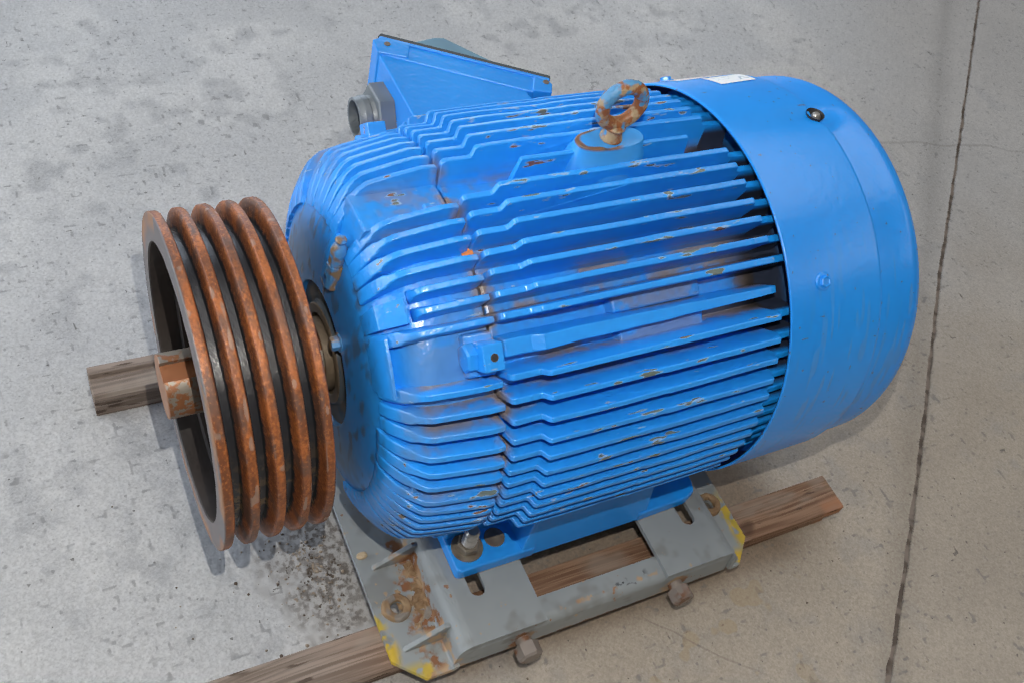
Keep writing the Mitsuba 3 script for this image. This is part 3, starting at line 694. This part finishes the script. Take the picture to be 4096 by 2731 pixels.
BOX = add("terminal_box", prism([(-0.316, 0.165), (-0.3165, 0.407), (-0.305, 0.4065), (-0.124, 0.2955), (-0.118, 0.165)], -0.140, 0.1465, 0.003, 0.003), "m_blue", MOTOR, label="blue wedge-shaped terminal box on the far side")
add("rim", joinm(prism([(-0.3185, 0.404), (-0.3145, 0.4325), (-0.303, 0.4360), (-0.082, 0.3035), (-0.080, 0.2930), (-0.116, 0.2815)], -0.142, 0.1485, 0.004, 0.002),
                 prism([(-0.3055, 0.4363), (-0.3020, 0.4405), (-0.078, 0.3060), (-0.0800, 0.3010)], -0.145, 0.1512, 0.001, 0.0008),
                 prism([(-0.3190, 0.4030), (-0.3160, 0.4335), (-0.3030, 0.4365), (-0.2640, 0.4130), (-0.2780, 0.3840)], -0.145, 0.1516, 0.003, 0.002),
                 prism([(-0.1180, 0.2830), (-0.1020, 0.3130), (-0.083, 0.3035), (-0.0800, 0.2920), (-0.0900, 0.2720)], -0.145, 0.1516, 0.003, 0.002)), "m_blue", BOX)
add("lid", joinm(prism([(-0.296, 0.4440), (-0.250, 0.4305), (-0.214, 0.4375), (-0.199, 0.4350), (-0.157, 0.3830), (-0.128, 0.3480), (-0.088, 0.3190), (-0.093, 0.3120), (-0.29, 0.4330)], -0.135, 0.1440, 0.006, 0.004)), "m_lid", BOX, label="faded grey-blue lid of the terminal box")
add("gasket", prism([(-0.3050, 0.4412), (-0.2985, 0.4480), (-0.0735, 0.3125), (-0.0760, 0.3058)], -0.145, 0.1505, 0.001, 0.001), "m_gasket", BOX)
for x, y in ((-0.2985, 0.4185), (-0.0885, 0.2965)):
    add("lid_screw", turned([(0, 0), (0, 0.0050), (0.0018, 0.0044), (0.0018, 0)], (x, y, 0.1512), (0, 0, 1), 20), "m_dullbolt", BOX)
gl = joinm(turned([(0, 0), (0, 0.048), (0.022, 0.048), (0.024, 0.045), (0.024, 0.0)], (-0.3165, 0.350, 0.078), (-1, 0, 0), 6, 0.05),
           turned([(0.023, 0.032), (0.030, 0.0305), (0.032, 0.0320), (0.040, 0.0320), (0.042, 0.0305), (0.050, 0.0300), (0.050, 0.0255), (0.026, 0.0255)], (-0.3165, 0.350, 0.078), (-1, 0, 0), 48))
add("cable_gland", gl, "m_gland", BOX, label="grey hexagon cable gland with an open pipe end")

# feet: pads with a wall between them, on both sides
def foot(side):
    P = "electric_motor__foot" + ("" if side > 0 else "_001")
    sgn = (lambda m: m) if side > 0 else (lambda m: (np.asarray(m[0]) * [1, -1, 1], np.asarray(m[1])[:, ::-1]))
    plate = prism([(-0.3855, -0.120), (-0.3855, -0.2435), (-0.257, -0.2435), (-0.257, -0.120)], -0.2698, -0.2455, 0.008, 0.0035)
    rear = prism([(-0.0810, -0.120), (-0.0810, -0.2435), (0.012, -0.2405), (0.030, -0.2330), (0.0365, -0.2150), (0.0365, -0.120)], -0.2698, -0.2475, 0.006, 0.0035)
    wall = m3.Manifold.batch_hull([m3.Manifold.sphere(0.003, 12).translate(p) for p in ((-0.262, -0.2400, -0.2640), (-0.066, -0.2400, -0.2640), (-0.262, -0.120, -0.2640), (-0.066, -0.120, -0.2640), (-0.262, -0.2235, -0.180), (-0.066, -0.2235, -0.180), (-0.262, -0.12, -0.17), (-0.066, -0.12, -0.17))])
    front = m3.Manifold.batch_hull([m3.Manifold.sphere(0.003, 12).translate(p) for p in ((-0.280, -0.2385, -0.248), (-0.262, -0.2390, -0.248), (-0.262, -0.2225, -0.185), (-0.270, -0.2250, -0.215), (-0.280, -0.15, -0.248), (-0.262, -0.15, -0.20))])
    leg1 = box(-0.385, -0.255, -0.19, -0.09, -0.262, -0.15, 0.006)
    leg2 = box(-0.081, 0.030, -0.205, -0.09, -0.262, -0.15, 0.006)
    cut = box(-0.40, -0.282, -0.26, -0.172, -0.247, -0.12, 0.006)
    add("foot", sgn(joinm(plate, rear, man(wall + front))), "m_blue", MOTOR)
    add("leg", sgn(leg1), "m_blue", P)
    add("leg", sgn(leg2), "m_blue", P)
    o = np.array([-0.3580, -0.2105 * side, -0.2455])
    add("washer", turned([(0, 0.0105), (0.0028, 0.0105), (0.0034, 0.0215), (0.0030, 0.0232), (0, 0.0235)], o, (0, 0, 1), 40), "m_dullbolt", P)
    add("nut", turned([(0.0032, 0.0), (0.0032, 0.0172), (0.0150, 0.0172), (0.0172, 0.0150), (0.0172, 0.0)], o, (0, 0, 1), 6, 0.45), "m_dullbolt", P)
    th = [(0.017, 0.0)]
    for i in range(17):
        th += [(0.017 + i * 0.0018, 0.0100), (0.0179 + i * 0.0018, 0.0110)]
    add("stud", turned(th + [(0.0490, 0.0096), (0.0510, 0.0080), (0.0510, 0)], o, (0, 0, 1), 32), "m_zinc", P)
    o2 = np.array([-0.3130, -0.2080 * side, -0.2453])
    add("empty_hole", turned([(0.0004, 0.0), (0.0004, 0.0135), (0.0007, 0.0145), (0.0, 0.0155)], o2, (0, 0, 1), 32), "m_dullbolt", P)


foot(1)
foot(-1)

# ------------------------------------------------------------------ the pulley
PULLEY = "grooved_pulley"
labels[PULLEY] = {"label": "rusty four-groove belt pulley on the motor's shaft", "category": "pulley"}
crest = [-0.6925, -0.6640, -0.6345, -0.6055, -0.5772]
RP, RG = 0.2079, 0.1795
pr = [(-0.6990, 0.1730), (-0.6990, 0.2068), (-0.6982, RP)]
for i, x in enumerate(crest):
    if i:
        h = (x - crest[i - 1]) / 2
        pr += [(x - h + 0.0040, RG), (x - h + 0.0050, RG + 0.0012), (x - 0.0068, RP - 0.0056), (x - 0.0056, RP - 0.0014), (x - 0.0042, RP)]
    if i < 4:
        h = (crest[i + 1] - x) / 2
        e = 0.0026 if i else 0.0025
        pr += [(x + e, RP), (x + 0.0046, RP - 0.0012), (x + 0.0062, RP - 0.0052), (x + h - 0.0050, RG + 0.0012), (x + h - 0.0040, RG)]
pr += [(-0.5740, RP), (-0.5726, RP - 0.0012), (-0.5719, RP - 0.004), (-0.5719, 0.160)]
RIM = add("rim", wobble(revolve(pr, 300), 0.0003, 60, 2), "m_rust", PULLEY, smooth=30, label="rusty rim with four black V-grooves")
add("bore", revolve([(-0.6990, 0.1730), (-0.6975, 0.1716), (-0.670, 0.1700), (-0.668, 0.1560), (-0.640, 0.1540), (-0.640, 0.100)], 200), "m_bore", PULLEY, smooth=30)
add("web", revolve([(-0.5719, 0.161), (-0.5719, 0.06), (-0.580, 0.052), (-0.640, 0.052), (-0.640, 0.157)], 120), "m_key", PULLEY, smooth=30)
add("hub", revolve([(-0.5719, 0.075), (-0.550, 0.075), (-0.548, 0.073), (-0.548, 0.0408), (-0.668, 0.0408), (-0.668, 0.064), (-0.640, 0.066)], 100), "m_rust", PULLEY, smooth=30)

# ------------------------------------------------------------------ the grey slide base
BASE = "motor_base"
labels[BASE] = {"label": "grey steel slide base with rusty welds and yellow overspray under the motor", "category": "base"}


def cross_plate(mirror):
    """pressed steel: flange on the timbers, upright, top plate with slots; mirror -> the one under the fan end"""
    line = [(-0.4985, -0.324)] + arc(-0.4235, -0.3165, 0.0075, -90, -8, 6) + arc(-0.3935, -0.2935, 0.0195, 176, 90, 10) + [(-0.2816, -0.274)]
    prof = np.array(sg.LineString(line).buffer(0.004, cap_style="flat", join_style="round", quad_segs=4).exterior.coords)[:-1]
    if mirror:
        prof = prof * [-1, 1] + [-0.3560, 0]
        prof[:, 0] = np.where(prof[:, 0] > 0.062, 0.062 + (prof[:, 0] - 0.062) * 0.70, prof[:, 0])
    cs = m3.CrossSection([prof.tolist()], m3.FillRule.NonZero)
    M = m3.Manifold.extrude(cs, 0.692).rotate((90, 0, 0)).translate((0, 0.346, 0))
    # the top plate and upright end 5 mm inside the flange
    top = m3.Manifold.cube((0.5, 0.02, 0.10)).translate((-0.42 if not mirror else -0.45, -0.361, -0.316)) + m3.Manifold.cube((0.5, 0.02, 0.10)).translate((-0.42 if not mirror else -0.45, 0.341, -0.316))
    M = M - top
    xc, dirn = (-0.4985, 1) if not mirror else (0.1185, -1)
    for s in (-1, 1):
        tri = m3.CrossSection([[(xc - 0.01 * dirn, s * 0.307), (xc, s * 0.307), (xc + 0.0385 * dirn, s * 0.346), (xc + 0.0385 * dirn, s * 0.36), (xc - 0.01 * dirn, s * 0.36)][:: (1 if s * dirn < 0 else -1)]], m3.FillRule.NonZero)
        M = M - m3.Manifold.extrude(tri, 0.1).translate((0, 0, -0.37))
    sx = -0.3595 if not mirror else 0.0070
    for s in (-1, 1):
        slot = m3.Manifold.batch_hull([m3.Manifold.cylinder(0.05, 0.0115, -1, 24).translate((sx, s * y, -0.30)) for y in (0.17, 0.2640)])
        M = M - slot
        hx = -0.4655 if not mirror else 0.087
        M = M - m3.Manifold.cylinder(0.05, 0.0095, -1, 24).translate((hx, s * 0.2355, -0.345))
    # room for the fan cover where it dips below the feet
    M = M - m3.Manifold.cylinder(0.6, 0.300, -1, 64).rotate((0, 90, 0)).translate((-0.02, 0, 0))
    return man(M)


for mirror in (False, True):
    CP = add("cross_plate", cross_plate(mirror), "m_grey", BASE, smooth=40)
    hx = -0.4655 if not mirror else 0.087
    for s in (-1, 1):
        ring = turned([(0, 0.0095), (0.0055, 0.0098), (0.0068, 0.0125), (0.0060, 0.0140), (0.0075, 0.0175), (0.0058, 0.0200), (0.0020, 0.0212), (-0.002, 0.0218)], (hx, s * 0.2355, -0.3200), (0, 0, 1), 40)
        add("hole_boss", wobble(ring, 0.0017, 110, 3), "m_crust", CP, smooth=True)
    for y in (-0.297, -0.1665, 0.1665, 0.297)[1 if mirror else 0:]:
        tri = [(-0.4790, -0.3205), (-0.4755, -0.3150), (-0.4215, -0.2800), (-0.4130, -0.2800), (-0.4130, -0.3205)]
        V, F = slab(rounded(tri, 0.0012), 0.0078, 0.0015)
        V = np.c_[V[:, 0], V[:, 1], V[:, 2]]
        if mirror:
            V[:, 0] = -0.3560 - V[:, 0]
            V[:, 0] = np.where(V[:, 0] > 0.062, 0.062 + (V[:, 0] - 0.062) * 0.70, V[:, 0])
            F = F[:, ::-1]
        add("gusset", frame((V, F), (0, y, 0), (1, 0, 0), (0, 0, 1), (0, -1, 0)), "m_grey", CP)
# side rails between them: bent angle
for s in (-1, 1):
    line = [(-0.337, -0.3355)] + [(-0.337, -0.300)] + arc(-0.3280, -0.2910, 0.0090, 180, 90, 7) + [(-0.302, -0.2820)]
    prof = np.array(sg.LineString(line).buffer(0.0038, cap_style="flat", join_style="round", quad_segs=4).exterior.coords)[:-1]
    cs = m3.CrossSection([prof.tolist()], m3.FillRule.NonZero)
    M = m3.Manifold.extrude(cs, 0.470)
    v, f = man(M)                                                       # (y, z, x)
    V = np.c_[v[:, 2] - 0.4115, v[:, 0] * -s, v[:, 1]]
    add("side_rail", (V, f if s < 0 else f[:, ::-1]), "m_grey", BASE, smooth=40)
for s in (-1, 1):
    for x, sp in ((-0.3120, 0.25), (-0.0470, 0.1)):
        o = np.array([x, s * 0.330, -0.3125])
        ax = np.array([0, s, 0.0])
        JB = "motor_base__jack_bolt" + ("" if used.get("motor_base__jack_bolt", -1) < 0 else f"_{used['motor_base__jack_bolt'] + 1:03d}")
        used["motor_base__jack_bolt"] = used.get("motor_base__jack_bolt", -1) + 1
        add("head", turned([(0.0210, 0), (0.0210, 0.0190), (0.0390, 0.0190), (0.0425, 0.0160), (0.0425, 0)], o, ax, 6, sp), "m_boltrust", JB, smooth=25)
        add("shank", turned([(0.0, 0.0118), (0.0235, 0.0118)], o, ax, 28), "m_boltrust", JB)
# crust of rust and dried dirt in the corner of the upright
rng = np.random.default_rng(5)
g = np.stack(np.meshgrid(np.linspace(-0.462, -0.4105, 90), np.linspace(-0.312, -0.158, 260), indexing="ij"), -1)
g0 = np.dstack([g, np.zeros(g.shape[:2])])
env = np.clip((g[..., 0] + 0.464) / 0.045, 0, 1) ** 1.3 * np.clip((0.156 - np.abs(g[..., 1] + 0.235) * 2) / 0.03, 0, 1)
z = -0.3232 + 0.017 * (meshkit.fbm(g0 * 70, 5, 7) - 0.60 + 0.36 * env) + 0.0035 * env * (meshkit.fbm(g0 * 330, 2, 4) - 0.5) + 0.012 * np.clip((g[..., 0] + 0.424) / 0.012, 0, 1) ** 2 * env
z = np.where(env > 0, z, -0.3232)
k = (np.arange(89)[:, None] * 260 + np.arange(259)).ravel()
add("rust_crust", (np.dstack([g, z]).reshape(-1, 3), np.vstack([np.c_[k, k + 260, k + 261], np.c_[k, k + 261, k + 1]])), "m_crust", BASE, smooth=True, label="tan crust of rust and dirt along the weld")

# ------------------------------------------------------------------ timbers
def along_x(poly, x0, x1, c, seed):
    """poly in (y, z)"""
    V, F = slab(resample(rounded(poly, 0.0025, 3), 0.02), x1 - x0, c)
    V = np.c_[V[:, 2] + (x0 + x1) / 2, V[:, 0], V[:, 1]]
    return V, F


near = joinm(along_x([(-0.2460, -0.3295), (-0.3120, -0.3295), (-0.3120, -0.3520), (-0.2460, -0.3520)], -2.2, 0.3375, 0.003, 1),
             along_x([(-0.2480, -0.3516), (-0.3035, -0.3516), (-0.3035, -0.3548), (-0.3065, -0.3560), (-0.3065, -0.3798), (-0.2480, -0.3798)], -2.2, 0.3170, 0.003, 2))
add("wooden_beam", near, "m_wood", smooth=40, label="brown grooved timber under the near edge of the grey base", category="wooden beam", group="timbers under the motor base")
far = along_x([(0.2460, -0.3798), (0.2455, -0.3345), (0.2505, -0.3295), (0.2820, -0.3295), (0.2840, -0.3385), (0.2905, -0.3385), (0.2920, -0.3295), (0.3095, -0.3295), (0.3095, -0.3798)], -0.7885, 0.33, 0.002, 3)
add("wooden_beam", far, "m_wood", smooth=40, label="weathered grey timber whose sawn end sticks out behind the pulley", category="wooden beam", group="timbers under the motor base")

# ------------------------------------------------------------------ small things
s_ = trimesh.creation.icosphere(3, 1.0)
V = s_.vertices * [0.0125, 0.0085, 0.0065]
V = 0.66 * V * (1 + 0.22 * (meshkit.fbm(s_.vertices * 1.6, 2, 9)[:, None] - 0.5) * 2)
add("pebble", (V + [-0.4860, -0.1440, -0.3162], s_.faces), "m_stone", smooth=True, label="small tan pebble lying on the grey base plate", category="pebble")
a = math.radians(72.4)
er, ew = np.array([0, -math.cos(a), math.sin(a)]), np.array([0, math.sin(a), math.cos(a)])
add("orange_scrap", frame(slab(rounded([(-0.0075, -0.006), (0.0070, -0.007), (0.0075, 0.005), (-0.006, 0.0065)], 0.001), 0.0012, 0.0004), er * 0.2405 + [-0.391, 0, 0], (1, 0, 0), ew, er), "m_scrap", smooth=30, label="tiny orange scrap stuck between two blue cooling fins", category="scrap")
rng = np.random.default_rng(11)
ico = trimesh.creation.icosphere(1, 1.0)
bits = []
for i in range(380):
    a, q = rng.uniform(0, 2 * math.pi), abs(rng.normal(0, 0.62))
    x, y = -0.545 + 0.075 * q * math.cos(a), -0.11 + 0.13 * q * math.sin(a)
    if x > -0.503 or abs(y) > 0.29:
        continue
    s = rng.uniform(0.0006, 0.0022) * rng.uniform(0.5, 1.3)
    sc = s * rng.uniform(0.6, 1.3, 3)
    bits.append((ico.vertices * sc * (1 + 0.3 * rng.normal(0, 1, (len(ico.vertices), 1)) * 0.5) + [x, y, -0.38 + s * 0.3], ico.faces))
for i in range(90):
    x, y = rng.uniform(-1.0, 0.45), rng.uniform(-0.6, 0.1)
    s = rng.uniform(0.0006, 0.0018)
    bits.append((ico.vertices * s * rng.uniform(0.6, 1.3, 3) + [x, y, -0.38 + s * 0.3], ico.faces))
add("grit", joinm(*bits), "m_grit", smooth=True, kind="stuff", label="dark crumbs of oily grit on the concrete beside the base")
